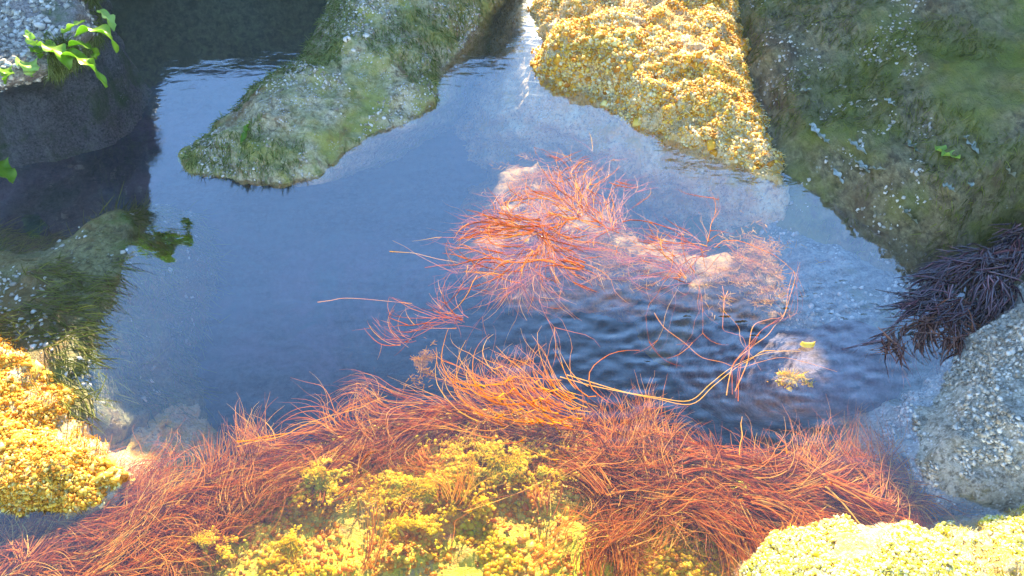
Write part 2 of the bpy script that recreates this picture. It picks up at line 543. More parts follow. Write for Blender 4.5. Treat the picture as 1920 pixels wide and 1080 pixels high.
def water_z(v):
    x, y = v[:, 0], v[:, 1]
    near = (np.abs(x) < 3) & (np.abs(y) < 5)
    z = .0004 * fbm(v * [1, 1.8, 1], 5, 3, .5, 8)
    cx, cy, _ = W(1330, 650)
    g = np.exp(-(((x - cx) / .42) ** 2 + ((y - cy) / .20) ** 2))
    r = np.hypot(x - cx - .25, (y - cy + .05) * 1.4)
    z = z + g * (.0010 * np.sin(r * 190 + 22 * fbm(v, 5, 3, .5, 2)) + .0050 * fbm(v * [1, 2.6, 1], 20, 3, .6, 4))
    cx, cy, _ = W(1560, 540)
    g = np.exp(-(((x - cx) / .16) ** 2 + ((y - cy) / .12) ** 2))
    z = z + g * .0011 * np.sin((x * .5 - y) * 200 + 16 * fbm(v, 6, 3, .5, 6))
    return np.where(near, z, 0)
v, f, nx, ny = sheet('water', None, 800, water_z, fine=(-1.6, 1.6, .35, 3.0), res=.008)
# close the body of water below the bed so that it is one solid
n0 = len(v)
bo = v.copy(); bo[:, 2] = BED - .6
idx = np.arange(nx * ny).reshape(ny, nx)
ringl = np.concatenate([idx[0, :], idx[1:, -1], idx[-1, ::-1][1:], idx[::-1, 0][1:-1]])
rb = v[ringl].copy(); rb[:, 2] = BED - .6
m_ = len(ringl)
ri = np.arange(m_) + n0
nr_ = np.roll(ringl, -1); nri = np.roll(ri, -1)
side = np.stack([ringl, ri, nri, nr_], 1)
cen = np.array([[0, 0, BED - .6]])
v2 = np.concatenate([v, rb, cen])
bot = np.stack([ri, np.full(m_, n0 + m_), nri, nri], 1)
me_f = np.concatenate([f, side])
water = mesh_obj('water', v2[:-1], me_f, water_mat())
import bmesh
bm = bmesh.new(); bm.from_mesh(water.data)
bm.verts.ensure_lookup_table()
bm.faces.new([bm.verts[i] for i in ri[::-1]])
bmesh.ops.recalc_face_normals(bm, faces=bm.faces)
bm.to_mesh(water.data); bm.free()
tag(water, kind='structure')

# ------------------------------------------------------------------ rocks
def shift(poly_px, h):
    return P(poly_px, h)

# big mossy boulder in the shade
A_poly = P([(342, 318), (400, 332), (490, 338), (570, 325), (650, 285), (735, 232), (815, 190), (850, 110), (905, 40), (960, -70), (960, -260), (600, -260), (650, -60), (600, 50), (535, 125), (465, 190), (398, 250), (345, 292)])
rock('A', 'mossy_boulder', 'large grey-green mossy boulder whose pointed end dips into the blue pool', 'boulder', A_poly,
     lambda x, y: .10 + .17 * np.clip((y - 1.8) / .9, 0, 1.4), .30, M['boulder'], res=.006, prof=2.2, out=5.0, undercut=(-.01, 0, 1.4), rough=((2.5, .05, 3), (12, .022, 4), (45, .006, 3)), seed=2, ridge=.010)
# sunlit golden rock
B_poly = P([(1003, -200), (1004, 60), (1000, 130), (1035, 160), (1120, 185), (1200, 235), (1290, 275), (1380, 300), (1445, 345), (1470, 330), (1430, 200), (1400, 60), (1350, -60), (1340, -240)])
rock('B', 'golden_rock', 'sunlit rock crusted with glowing golden moss at the top centre', 'rock', B_poly,
     lambda x, y: .05 + .11 * np.clip((y - 1.75) / .9, 0, 1.5), .16, M['golden'], res=.006, prof=2.0, out=1.6, undercut=(-.10, 0, .8), rough=((4, .03, 3), (16, .03, 4), (50, .009, 3)), seed=5)
# wet green slope on the right
C_poly = P([(1400, 150), (1430, 260), (1500, 330), (1600, 400), (1700, 470), (1800, 480), (1930, 440), (2150, 430), (2500, 300), (2500, -500), (1400, -500), (1330, -100), (1360, 60)])
rock('C', 'green_rock_slope', 'broad shaded rock slope with olive algae filling the top right corner', 'rock', C_poly,
     lambda x, y: .02 + .42 * np.clip(x - .68 + (y - 1.7) * .12, 0, 2.2), .10, M['slope'], res=.010, prof=1.6, out=1.0, rough=((2.5, .05, 3), (11, .012, 4), (40, .005, 3)), ridge=.012, seed=7)
# drowned shelf under it
D_poly = P([(1400, 300), (1440, 420), (1480, 560), (1560, 660), (1640, 740), (1800, 740), (1990, 620), (2000, 380), (1700, 250), (1500, 200)], -.08)
rock('D', 'drowned_shelf', 'pale grey shelf under shallow water right of the orange weed', 'rock', D_poly, -.055, .2, M['shelf'], res=.010, zp=-.09, prof=1.5, out=1.6, undercut=(-.12, 0, 1.1), rough=((4, .02, 3), (15, .014, 4)), seed=9)
# pale barnacled rock on the right edge
E_poly = P([(1945, 500), (1890, 580), (1830, 640), (1770, 710), (1725, 780), (1700, 840), (1720, 890), (1850, 950), (2000, 960), (2500, 960), (2500, 480)])
rock('E', 'pale_rock', 'pale barnacled rock in shade along the right edge of the picture', 'rock', E_poly,
     lambda x, y: .08 + .5 * np.clip(x - .9, 0, .8), .14, M['pale'], res=.008, prof=1.7, out=1.8, undercut=(-.05, .4, .7), rough=((4, .03, 3), (16, .02, 4), (50, .006, 3)), seed=11)
# amber foreground ledge under shallow water
F_poly = P([(-300, 860), (60, 890), (215, 925), (300, 925), (370, 885), (480, 865), (570, 850), (650, 795), (760, 775), (900, 765), (1040, 770), (1110, 820), (1150, 850), (1230, 830), (1330, 860), (1450, 880), (1560, 870), (1640, 890), (1720, 950), (1860, 965), (2200, 950), (2400, 1400), (1800, 1900), (0, 1900), (-500, 1400)], -.04)
rock('F', 'amber_ledge', 'sunlit amber ledge under shallow water across the bottom of the picture', 'ledge', F_poly, -.055, .25, M['ledge'], res=.008, zp=-.07, prof=1.5, out=1.6, rough=((3, .018, 3), (14, .014, 4), (45, .006, 3)), seed=13)
# overexposed rock in the bottom right corner
G_poly = P([(1380, 1100), (1470, 1020), (1560, 990), (1680, 985), (1790, 985), (1850, 960), (1930, 940), (2150, 950), (2300, 1300), (1900, 1600), (1400, 1500)])
rock('G', 'bright_rock', 'dazzling sunlit rock with lime moss in the bottom right corner', 'rock', G_poly, lambda x, y: .06 + .05 * np.clip(x - .6, 0, .5), .12, M['golden'], res=.006, prof=2.0, out=1.3, rough=((5, .02, 3), (20, .02, 4), (60, .006, 3)), seed=17)
# lower left golden rock
H_poly = P([(-300, 560), (-60, 610), (20, 640), (80, 690), (125, 750), (160, 810), (205, 860), (225, 905), (200, 945), (100, 960), (-60, 970), (-400, 960)])
rock('H', 'gravelly_rock', 'sunlit gravelly gold rock on the left edge above the red weed', 'rock', H_poly, lambda x, y: .05 + .1 * np.clip(-1.0 - x, 0, 1), .14, M['golden'], res=.007, prof=1.8, out=2.5, undercut=(-.03, -.4, .7), rough=((4, .03, 3), (18, .022, 4), (60, .006, 3)), seed=19)
# drowned green ledge at left
I_poly = P([(-300, 440), (0, 470), (100, 470), (190, 400), (240, 380), (245, 450), (215, 520), (190, 590), (160, 660), (160, 740), (175, 800), (60, 800), (-300, 760)])
rock('I', 'olive_bank', 'wet olive-brown bank barely awash at the left edge of the pool', 'ledge', I_poly, lambda x, y: .018 + .05 * np.clip(-1.1 - x, 0, 1), .16, M['bank'], res=.010, zp=0, prof=1.6, out=2.4, undercut=(-.06, -.4, .8), rough=((4, .02, 3), (15, .016, 4)), seed=23)
# upper left rock with an overhanging front
J_poly = P([(-300, 190), (0, 165), (100, 125), (150, 108), (175, 60), (185, -10), (190, -120), (-300, -160)], .30)
rock('J', 'lilac_rock', 'lilac-grey rock fringed with bright green fronds in the top left corner', 'rock', J_poly, lambda x, y: .30 + .15 * np.clip(y - 2.0, 0, 1), .07, M['left'], res=.007, prof=3.0, out=6, undercut=(.29, -.85, 1.5), rough=((3, .05, 3), (14, .016, 4), (50, .005, 3)), seed=29)
# dark rock beyond the top edge
K_poly = np.array([(-1.9, 2.55), (-1.55, 3.0), (-1.2, 3.15), (-.6, 3.15), (-.2, 3.15), (.10, 3.2), (.13, 3.7), (-.3, 4.4), (-1.2, 4.6), (-2.4, 4.4), (-3.2, 3.4), (-2.6, 2.6)])
rock('K', 'dark_rock', 'dark green back rock seen mainly as its murky reflection beside the boulder', 'rock', K_poly,
     lambda x, y: .70 + 2.4 * np.clip(-1.78 - x, 0, .9), .22, M['dark'], res=.022, prof=2.0, out=2.2, rough=((1.6, .10, 3), (8, .03, 4)), seed=31)
L_poly = np.array([(-6.5, 5.6), (-3.0, 5.9), (-1.2, 5.7), (-.5, 5.8), (.21, 5.95), (.18, 6.6), (-1, 7.6), (-4, 8), (-7, 7)])  # unseen rock mass added to shade the upper left and darken its reflection
rock('L', 'shade_caster', 'unseen rock mass added behind the pool to shade the mossy boulder', 'shade_caster', L_poly, 2.5, .25, M['dark'], res=.04, prof=3.0, out=4, rough=((1.2, .12, 3), (6, .04, 3)), edge_noise=.06, seed=37)
M_poly = np.array([(.70, 3.95), (.85, 3.75), (1.4, 3.6), (2.4, 3.3), (3.6, 2.4), (5.2, 2.4), (5.4, 5.5), (.8, 5.6), (.72, 4.6)])  # unseen rock mass placed and shaped to throw shade over the right side
rock('M', 'shade_caster', 'unseen rock mass added behind the green slope to shade the right side', 'shade_caster', M_poly, 1.75, .22, M['dark'], res=.035, prof=3.0, out=4, rough=((1.2, .12, 3), (6, .04, 3)), edge_noise=.05, seed=41)
# rosy mound under the red weed
N_poly = P([(930, 340), (980, 300), (1060, 310), (1150, 400), (1260, 450), (1400, 440), (1490, 480), (1490, 550), (1440, 600), (1360, 545), (1230, 535), (1120, 560), (1000, 550), (910, 520), (900, 460), (960, 420)], -.10)
rock('N', 'rosy_mound', 'rosy orange mound under water in the middle of the pool', 'rock', N_poly, -.075, .22, M['mound'], res=.010, zp=-.14, prof=1.6, out=2.5, undercut=(-.15, 0, 1.2), edge_noise=.09, rough=((4, .05, 3), (14, .03, 4), (50, .008, 3)), seed=43)
O_poly = P([(1480, 680), (1530, 600), (1600, 580), (1680, 610), (1720, 660), (1700, 720), (1600, 740), (1500, 730)], -.04)
rock('O', 'purple_grey_stone', 'smooth purple-grey stone dome just under the water near the yellow shell', 'stone', O_poly, -.03, .10, M['stone'], res=.006, zp=-.07, prof=2.0, out=2, undercut=(-.10, 0, 1.0), rough=((6, .006, 2), (30, .002, 3)), edge_noise=.01, seed=47)

# ------------------------------------------------------------------ growth on the rocks
def grow(key, name, n, size, mat, seed, where=None, zmin=-9, patch=None, flat=.6, sink=.2):
    p, nr = pick(key, n, seed, where, zmin, patch)
    if not len(p): return None
    v, f, t = blobs(p - nr * size * sink, nr, size, seed, flat)
    o = SURF[key][3]
    g = mesh_obj(name, v, f, M[mat], tuple(o.location), parent=o, attr=t)
    tag(g, kind='stuff')
    return g

def hair(key, name, n, length, width, mat, seed, where=None, zmin=-9, patch=None, down=(0, -1, -.35), jit=.25, seg=5, up=.25, curl=.8):
    p, nr = pick(key, n, seed, where, zmin, patch)
    if not len(p): return None
    d = np.array(down, float)
    t = d[None] - (nr @ d)[:, None] * nr + nr * up
    v, f, tn = strands(p, t, length, width, seed, seg, curl, 8, 0, 1, None, .3, jit)
    o = SURF[key][3]
    g = mesh_obj(name, v, f, M[mat], tuple(o.location), parent=o, attr=tn)
    tag(g, kind='stuff')
    return g

inpic = lambda v, q: (q[:, 0] > -60) & (q[:, 0] < 1980) & (q[:, 1] > -60) & (q[:, 1] < 1140)
grow('B', 'moss', 24000, .0026, 'moss', 1, inpic, -.01, (7, -.10), .8, 0)
grow('G', 'moss', 14000, .0022, 'limemoss', 2, inpic, -.01, (9, -.08), .8, 0)
grow('H', 'moss', 14000, .0024, 'goldmoss', 3, inpic, -.02, (8, -.06), .8, 0)
grow('A', 'barnacle_crust', 4000, .0024, 'grit', 4, inpic, .0, (6, .12), .7)
grow('B', 'deep_gold_moss', 16000, .0027, 'goldmoss', 75, inpic, -.02, (5, .02), .8, 0)
grow('B', 'golden_lump', 900, .0065, 'goldmoss', 71, inpic, -.01, (5, .15), .6)
grow('H', 'golden_lump', 500, .006, 'goldmoss', 73, inpic, -.01, (5, .1), .6)
hair('B', 'moss_frill', 7000, .014, .0012, 'moss', 51, inpic, -.01, (6, -.1), (0, -1, 0), jit=.9, up=.8, seg=3)
hair('G', 'moss_frill', 4000, .010, .0009, 'limemoss', 52, inpic, -.01, (6, -.1), (0, -1, 0), jit=.9, up=.8, seg=3)
hair('H', 'moss_frill', 4000, .012, .0010, 'goldmoss', 53, inpic, -.01, (6, -.1), (0, -1, 0), jit=.9, up=.8, seg=3)
hair('A', 'green_weed', 7000, .028, .0011, 'green', 5, inpic, .01, (3, -.12), (.25, -1, -.4), jit=.4, up=.15)
grow('C', 'barnacle_crust', 1700, .0026, 'grit', 6, lambda v, q: inpic(v, q) & (q[:, 0] < 1750), -.05, (7, .1), .6)
hair('C', 'olive_weed', 5000, .030, .0011, 'olive', 7, inpic, -.05, (2.5, -.1), (-.7, -1, -.3), jit=.45, up=.12)
grow('D', 'shell_grit', 3500, .0045, 'grit', 8, inpic, -9, (6, .05), .6)
grow('E', 'barnacle_crust', 9000, .0026, 'grit', 9, inpic, -.06, (7, -.1), .7)
grow('F', 'golden_carpet', 22000, .0031, 'yellow', 61, lambda v, q: inpic(v, q) & (q[:, 1] > 840) & (q[:, 0] > 330) & (q[:, 0] < 1480), -9, (4, .05), .45)
grow('F', 'orange_carpet', 16000, .0030, 'orange', 62, inpic, -9, (5, .08), .45)
grow('F', 'pebble_crust', 12000, .0036, 'amber', 10, inpic, -9, (6, .0), .7)
grow('J', 'barnacle_crust', 2500, .0045, 'grit', 12, inpic, .1, (7, .05), .7)
hair('J', 'green_weed', 3000, .05, .0013, 'green', 13, lambda v, q: inpic(v, q) & (q[:, 0] > 90), .05, (4, .0), (.4, -1, -.5))
grow('I', 'grit', 900, .004, 'grit', 14, inpic, -9, (7, .15), .6)
hair('I', 'olive_weed', 3000, .08, .0012, 'olive', 15, inpic, -9, (4, -.1), (.8, -.4, 0))

# ------------------------------------------------------------------ weeds
def px_pts(n, poly, z, seed):
    """n random places inside an outline at height z"""
    rs = np.random.RandomState(seed)
    poly = P(poly, z)
    lo, hi = poly.min(0), poly.max(0)
    out = np.zeros((0, 2))
    while len(out) < n:
        c = rs.uniform(lo, hi, (n * 3, 2))
        out = np.concatenate([out, c[sdist(c, poly) > 0]])
    return np.c_[out[:n], np.full(n, z) + rs.uniform(-.012, .006, n)]

def wdir(a, b):
    p, q = np.array(W(*a)), np.array(W(*b))
    d = q - p
    return d / np.linalg.norm(d)

def weed(name, label, cat, mat, parts, group=None, kind=None):
    v, f, t = join(*parts)
    c = v.mean(0)
    return tag(mesh_obj(name, v, f, M[mat], (c[0], c[1], v[:, 2].min()), attr=t), label, cat, group, kind)

def path_weed(name, label, pts, width, mat, n=1, spread=.004, seed=0, z=-.004, cat='seaweed'):
    """a long thread laid along given places"""
    rs = np.random.RandomState(seed)
    base = np.array([W(a, b, z) for a, b in pts]); width = width * .72; spread = spread * 1.7
    parts = []
    for k in range(n):
        q = base + rs.normal(0, spread, base.shape) * [1, 1, .3]
        dense = np.concatenate([q[:-1], (q[:-1] + q[1:]) / 2], 1).reshape(-1, 3)
        q = np.concatenate([dense, q[-1:]])
        q = q + .012 * np.stack([noise(q * 14 + k + seed), noise(q * 14 + 40 + k), 0 * q[:, 0]], 1)
        # catmull-rom
        out = []
        e = np.concatenate([[2 * q[0] - q[1]], q, [2 * q[-1] - q[-2]]])
        for i in range(1, len(e) - 2):
            for t in np.linspace(0, 1, 6, endpoint=False):
                out.append(.5 * ((2 * e[i]) + (-e[i - 1] + e[i + 1]) * t + (2 * e[i - 1] - 5 * e[i] + 4 * e[i + 1] - e[i + 2]) * t ** 2 + (-e[i - 1] + 3 * e[i] - 3 * e[i + 1] + e[i + 2]) * t ** 3))
        A = np.array(out + [q[-1]])
        T = np.gradient(A, axis=0); T /= np.linalg.norm(T, axis=1)[:, None]
        B = np.cross(T, [0, 0, 1.]); B /= np.linalg.norm(B, axis=1)[:, None]
        N = np.cross(B, T)
        wd = width * rs.uniform(.7, 1.2) * (1 - .6 * np.linspace(0, 1, len(A))) [:, None]
        V = np.stack([A + wd * (math.cos(R(a)) * B + math.sin(R(a)) * N) for a in (0, 90, 180, 270)], 1)
        idx = np.arange(len(A) * 4).reshape(-1, 4)
        fs = [np.stack([idx[:-1, a], idx[:-1, (a + 1) % 4], idx[1:, (a + 1) % 4], idx[1:, a]], -1) for a in range(4)]
        parts.append((V.reshape(-1, 3), np.concatenate(fs), np.full(V.shape[0] * 4, rs.rand())))
    return weed(name, label, cat, mat, parts)

def fan(root, tip, n, length, width, seed, z=-.003, jit=.28, curl=3.2, seg=10, rootspread=.012, fork=0):
    rs = np.random.RandomState(seed)
    r = np.array(W(root[0], root[1], z)) + rs.normal(0, rootspread, (n, 3)) * [1, 1, .35]
    d = np.tile(wdir(root, tip), (n, 1))
    return strands(r, d, length, width * .75, seed, seg, curl, 8, .05, .25, .0015, .25, jit, int(fork * 1.8))

# the tufts floating in the middle
weed('red_seaweed_tuft', 'coral red tuft rising to the right of the pool centre, tips near the golden rock', 'seaweed', 'red',
     [fan((1090, 400), (980, 250), 50, .26, .0013, 60, jit=.30, fork=160), fan((1150, 430), (1040, 290), 30, .22, .0013, 62, jit=.35, fork=100)])
weed('red_seaweed_tuft', 'wide feathery orange-red tuft fanning left in the pool centre', 'seaweed', 'red',
     [fan((1080, 500), (800, 470), 75, .40, .0014, 64, jit=.22, fork=260), fan((1010, 430), (800, 440), 40, .26, .0014, 66, jit=.3, fork=140)])
weed('red_seaweed_tuft', 'small bright red tuft below the pool centre with tips spread like a broom', 'seaweed', 'red',
     [fan((1020, 440), (1120, 560), 80, .24, .0014, 68, jit=.25, fork=140), fan((1000, 470), (900, 560), 60, .2, .0013, 69, jit=.3, fork=100)])
weed('red_seaweed_tuft', 'sparse pink-red threads drifting right of the pool centre beside the orange cloud', 'seaweed', 'red',
     [fan((1330, 470), (1200, 330), 22, .36, .0011, 70, jit=.35, fork=60), fan((1290, 520), (1220, 400), 30, .22, .0011, 72, jit=.5, fork=30)])
weed('red_seaweed_tuft', 'low reddish tuft left of centre with its threads spreading over dark water', 'seaweed', 'red',
     [fan((860, 600), (700, 570), 20, .18, .0011, 74, jit=.3, fork=30), fan((760, 640), (640, 640), 10, .12, .0011, 75, jit=.4, fork=10)])
for k, (lab, pts, w_, mt, n_) in enumerate([
    ('long amber thread trailing over dark ripples to the grey stone', [(1210, 588), (1260, 620), (1320, 660), (1390, 690), (1470, 672), (1560, 690)], .0016, 'orange', 1),
    ('pair of amber threads lying across the pool right of the lower weed', [(1060, 700), (1180, 735), (1300, 742), (1370, 690), (1430, 655), (1500, 655)], .0017, 'orange', 2),
    ('amber thread bundle climbing beside the pale ripple to the orange cloud', [(1370, 740), (1390, 680), (1430, 620), (1480, 590), (1495, 500)], .0016, 'red', 5),
    ('brown thread curling from the orange cloud down to the ripples', [(1355, 540), (1350, 580), (1370, 610), (1400, 640), (1420, 690)], .0013, 'red', 2),
    ('solitary pink thread at the left of the pool centre', [(595, 566), (650, 556), (720, 560), (790, 575)], .0012, 'red', 1),
    ('straight amber thread pointing left out of the red fan', [(735, 465), (790, 475), (860, 500), (920, 520)], .0014, 'orange', 2),
    ('golden thread above the lower left rim of weed', [(450, 835), (510, 825), (580, 812), (660, 770), (720, 745)], .0016, 'orange', 3),
    ('thick green-brown stalk standing up from the red rim on the right', [(1385, 855), (1400, 835), (1388, 800), (1378, 775)], .0022, 'orange', 1),
    ('short pale stalk standing up from the red rim further right', [(1480, 870), (1475, 845), (1462, 820)], .0022, 'orange', 1),
    ('fine brown line crossing the yellow algae in the foreground', [(880, 955), (960, 925), (1010, 905), (1060, 870), (1100, 850)], .0011, 'rust', 2),
    ('dark thread hanging down the ledge in the foreground left', [(850, 1020), (860, 985), (880, 945), (905, 925)], .0012, 'rust', 1),
    ('long dark thread snaking down the left of the ledge', [(725, 830), (690, 860), (665, 900), (650, 950), (655, 990)], .0012, 'rust', 2),
]):
    path_weed('weed_thread', lab, pts, w_, mt, n_, .006, 80 + k)

# the rim of rust-red weed along the ledge: one uncountable mat
rs = np.random.RandomState(90)
mats = []
def band(n, poly, a, b, length, width, seed, z=-.02, jit=.3, curl=4.2, seg=12):
    z = z - .008
    rr = np.random.RandomState(seed + 500)
    m = max(4, n // 22)
    cc = px_pts(m, poly, z, seed)
    own = rr.randint(0, m, n)
    r = cc[own] + rr.normal(0, 1, (n, 3)) * [.010, .010, .003]
    th = rr.normal(0, .55, m)[own] + 1.6 * noise(r * 3.0 + 7)
    d0 = np.array(wdir(a, b))
    d = np.stack([d0[0] * np.cos(th) - d0[1] * np.sin(th), d0[0] * np.sin(th) + d0[1] * np.cos(th), 0 * th], 1)
    length = length * rr.uniform(.55, 1.2, m)[own] * rr.uniform(.7, 1.1, n)
    jit = jit * .35
    return strands(r, d, length, width * .8, seed, seg, curl, 9, .0, .15, -.003, .2, jit)
mats.append(band(3000, [(1080, 850), (1240, 820), (1420, 880), (1620, 890), (1720, 950), (1600, 985), (1400, 985), (1200, 960), (1090, 930)], (1250, 940), (1500, 860), .20, .0012, 91, jit=.4))
mats.append(band(900, [(1080, 840), (1240, 820), (1420, 870), (1640, 890), (1600, 940), (1200, 920)], (1500, 950), (1350, 850), .14, .0013, 96, jit=.4, curl=4))
mats.append(band(2400, [(0, 980), (200, 960), (340, 900), (520, 870), (560, 900), (440, 960), (420, 1080), (0, 1120)], (200, 1080), (400, 900), .17, .0011, 92, jit=.5))
mats.append(band(900, [(0, 900), (120, 960), (230, 880), (240, 950), (280, 1000), (0, 1080)], (60, 1080), (90, 900), .14, .0012, 93, jit=.5))
mats.append(band(1300, [(560, 860), (650, 790), (780, 760), (1060, 760), (1120, 830), (900, 800), (760, 820), (600, 880)], (1000, 780), (700, 800), .18, .0010, 94, jit=.5))
mats.append(band(420, [(1080, 930), (1250, 930), (1280, 1100), (1050, 1100)], (1150, 1080), (1220, 900), .13, .0010, 95, jit=.4, curl=4))
mats.append(band(1500, [(-60, 960), (120, 985), (300, 960), (330, 1100), (-60, 1110)], (100, 1080), (230, 940), .15, .0012, 155, z=-.002, jit=.5))
mats.append(band(70, [(1230, 850), (1600, 880), (1700, 960), (1400, 970)], (1380, 960), (1560, 880), .15, .0023, 150, z=-.006, jit=.4, curl=2.5))
mats.append(band(50, [(300, 950), (520, 880), (760, 800), (500, 1000)], (350, 1000), (480, 900), .15, .0022, 151, z=-.008, jit=.4, curl=2.5))
weed('rust_weed_mat', 'rust-red thread weed hanging along the rim of the ledge', 'seaweed', 'rust', mats, kind='stuff')
weed('amber_weed_crest', 'wispy amber weed streaming left over the middle of the rim', 'seaweed', 'orange',
     [fan((1060, 770), (850, 690), 90, .22, .0014, 97, z=-.004, jit=.2, curl=2.5, rootspread=.04), fan((950, 760), (780, 740), 60, .2, .0014, 98, z=-.004, jit=.2, rootspread=.04)])
weed('sparse_weed_wisps', 'sparse dark red wisps lying on the foreground ledge', 'seaweed', 'rust',
     [band(220, [(480, 880), (1000, 820), (1300, 980), (1300, 1080), (420, 1080)], (700, 1060), (760, 880), .17, .0010, 99, z=-.012, jit=.35, curl=1.3)], kind='stuff')

# soft yellow and orange algae clouds
def puff(name, label, cx, cy, rx, ry, z, mat, n, seed, length=.010, width=.0008, cat='algae', key='F'):
    cloud = mat == 'orange'
    mat = 'cloud' if cloud else mat
    rs = np.random.RandomState(seed)
    c = np.array(W(cx, cy, z))
    ex = np.array(W(cx + rx, cy, z)) - c
    ey = np.array(W(cx, cy - ry, z)) - c
    a = rs.uniform(0, 6.283, n); r = np.minimum(np.abs(rs.normal(0, .62, n)), 1.7)
    lump = 1 + .9 * noise(np.c_[np.cos(a) * 1.3, np.sin(a) * 1.3, np.full(n, seed * 1.3)]) + .5 * noise(np.c_[np.cos(a) * 4, np.sin(a) * 4, np.full(n, seed * 2.3)])
    p = c + (np.cos(a) * r * lump)[:, None] * ex + (np.sin(a) * r * lump)[:, None] * ey
    hgt = .012 * np.clip(1 - r ** 2, 0, 1) * (1 + noise(p * 30) * 1.4)
    p[:, 2] += hgt - .010
    keep_ = (noise(p * 22 + seed) + .5 * noise(p * 60)) > (-.12 if cloud else -.3) + .22 * r
    p = p[keep_]; n = len(p)
    d = np.c_[rs.normal(0, 1, n), rs.normal(0, 1, n), np.full(n, .15)]
    m_ = n if cloud else n // 5
    p2 = p[:m_]; d = d[:m_]
    st = strands(p2, d, length, width, seed, 4, 1.6, 40, 0, .5, -.002, .6, .4)
    bl = blobs(p - [0, 0, .003], np.tile([0, 0, 1.0], (n, 1)), .0024, seed, .45)
    bl = (bl[0], np.c_[bl[1], bl[1][:, 2]], bl[2])
    o = weed(name, label, cat, mat, [st] if cloud else [st, bl])
    return o
weed('amber_weed_wisps', 'loose amber wisps streaming over the golden bed of the foreground ledge', 'seaweed', 'orange',
     [band(200, [(330, 940), (600, 860), (1100, 820), (1480, 940), (1500, 1080), (330, 1090)], (800, 1060), (900, 880), .13, .0010, 199, z=-.008, jit=.5, curl=3)], kind='stuff')
puff('yellow_algae_clump', 'largest vivid yellow algae clump in the middle of the ledge', 930, 865, 120, 45, -.014, 'yellow', 6760, 101)
puff('yellow_algae_clump', 'yellow algae clump just below and left of the largest one', 800, 915, 90, 40, -.014, 'yellow', 4160, 102)
puff('yellow_algae_clump', 'yellow algae clump near the rim left of the ledge middle', 590, 885, 60, 34, -.014, 'yellow', 3120, 103)
puff('yellow_algae_clump', 'lime yellow algae clump low in the red weed at the left', 375, 1012, 34, 26, -.012, 'yellow', 1800, 104)
puff('yellow_algae_clump', 'yellow algae clump at the bottom left of the ledge', 545, 1020, 34, 30, -.014, 'yellow', 1200, 105)
puff('yellow_algae_clump', 'golden yellow algae clump low in the ledge centre', 770, 985, 50, 30, -.014, 'yellow', 1500, 106)
puff('yellow_algae_clump', 'small round yellow algae ball below the largest clump', 905, 945, 18, 14, -.02, 'yellow', 700, 107)
puff('yellow_algae_clump', 'lime yellow algae clump on the left gravelly rock', 20, 830, 40, 40, .03, 'yellow', 1500, 108)
puff('orange_algae_cloud', 'soft orange algae cloud above the rippled dark water', 1415, 505, 78, 62, -.016, 'orange', 9000, 110, .018)
puff('orange_algae_cloud', 'soft peach algae cloud between the red tufts', 1130, 470, 100, 40, -.02, 'orange', 6000, 111, .018)
puff('orange_algae_cloud', 'rosy algae cloud behind the topmost red tuft', 1010, 350, 70, 50, -.025, 'orange', 5000, 112, .018)
puff('orange_algae_cloud', 'dull amber algae cloud floating left above the lower weed', 790, 680, 40, 30, -.05, 'orange', 1500, 113, .014)
puff('orange_algae_cloud', 'amber algae cloud in front of the purple-grey stone', 1490, 705, 30, 12, -.02, 'yellow', 2600, 114, .02)
puff('green_algae_clump', 'bright green algae clump under the purple weed at right', 1812, 636, 36, 16, -.02, 'lettuce', 900, 115, .016)

# purple weed cluster on the right
def pfan(root, tip, n, length, width, seed, z, jit):
    rs = np.random.RandomState(seed)
    r = np.array(W(root[0], root[1], z)) + rs.normal(0, .02, (n, 3)) * [1, 1, .4]
    return strands(r, np.tile(wdir(root, tip), (n, 1)), length, width, seed, 10, 2.2, 11, -.5, .6, None, .35, jit * 1.6, n)
def drape(n, poly, a, b, length, width, seed, z, jit=.5):
    n = int(n * 1.3); cc = px_pts(max(5, n // 10), poly, z, seed); rr = np.random.RandomState(seed); r_ = cc[rr.randint(0, len(cc), n)] + rr.normal(0, 1, (n, 3)) * [.008, .008, .004]
    return strands(r_, np.tile(wdir(a, b), (n, 1)), length, width, seed, 9, 2.2, 12, -.5, .5, None, .35, jit, n // 2)
weed('purple_weed_cluster', 'glossy purple-black weed cluster draped between green slope and pale rock', 'seaweed', 'purple',
     [drape(170, [(1860, 430), (1930, 420), (1925, 520), (1880, 560), (1840, 520)], (1890, 450), (1800, 580), .10, .0030, 120, .05, .4),
      drape(170, [(1700, 560), (1760, 510), (1860, 480), (1890, 560), (1850, 600), (1760, 610)], (1860, 480), (1660, 620), .10, .0026, 122, .015, .45),
      drape(80, [(1720, 505), (1860, 460), (1860, 500), (1730, 520)], (1860, 480), (1740, 515), .10, .0026, 124, .03, .3)])
weed('brown_weed_fringe', 'brownish purple weed fringe hanging into the water under the glossy cluster', 'seaweed', 'maroon',
     [drape(260, [(1640, 620), (1800, 560), (1880, 580), (1850, 650), (1680, 650)], (1850, 560), (1810, 650), .08, .0020, 126, .005)])
path_weed('weed_branch', 'dark branch of weed reaching left from the purple cluster', [(1900, 440), (1840, 480), (1780, 505), (1720, 508)], .005, 'purple', 4, .008, 130, .01)
path_weed('weed_branch', 'long purple branch trailing down left over the drowned shelf', [(1790, 500), (1750, 560), (1700, 590), (1650, 625), (1590, 660)], .003, 'purple', 4, .005, 131, 0)

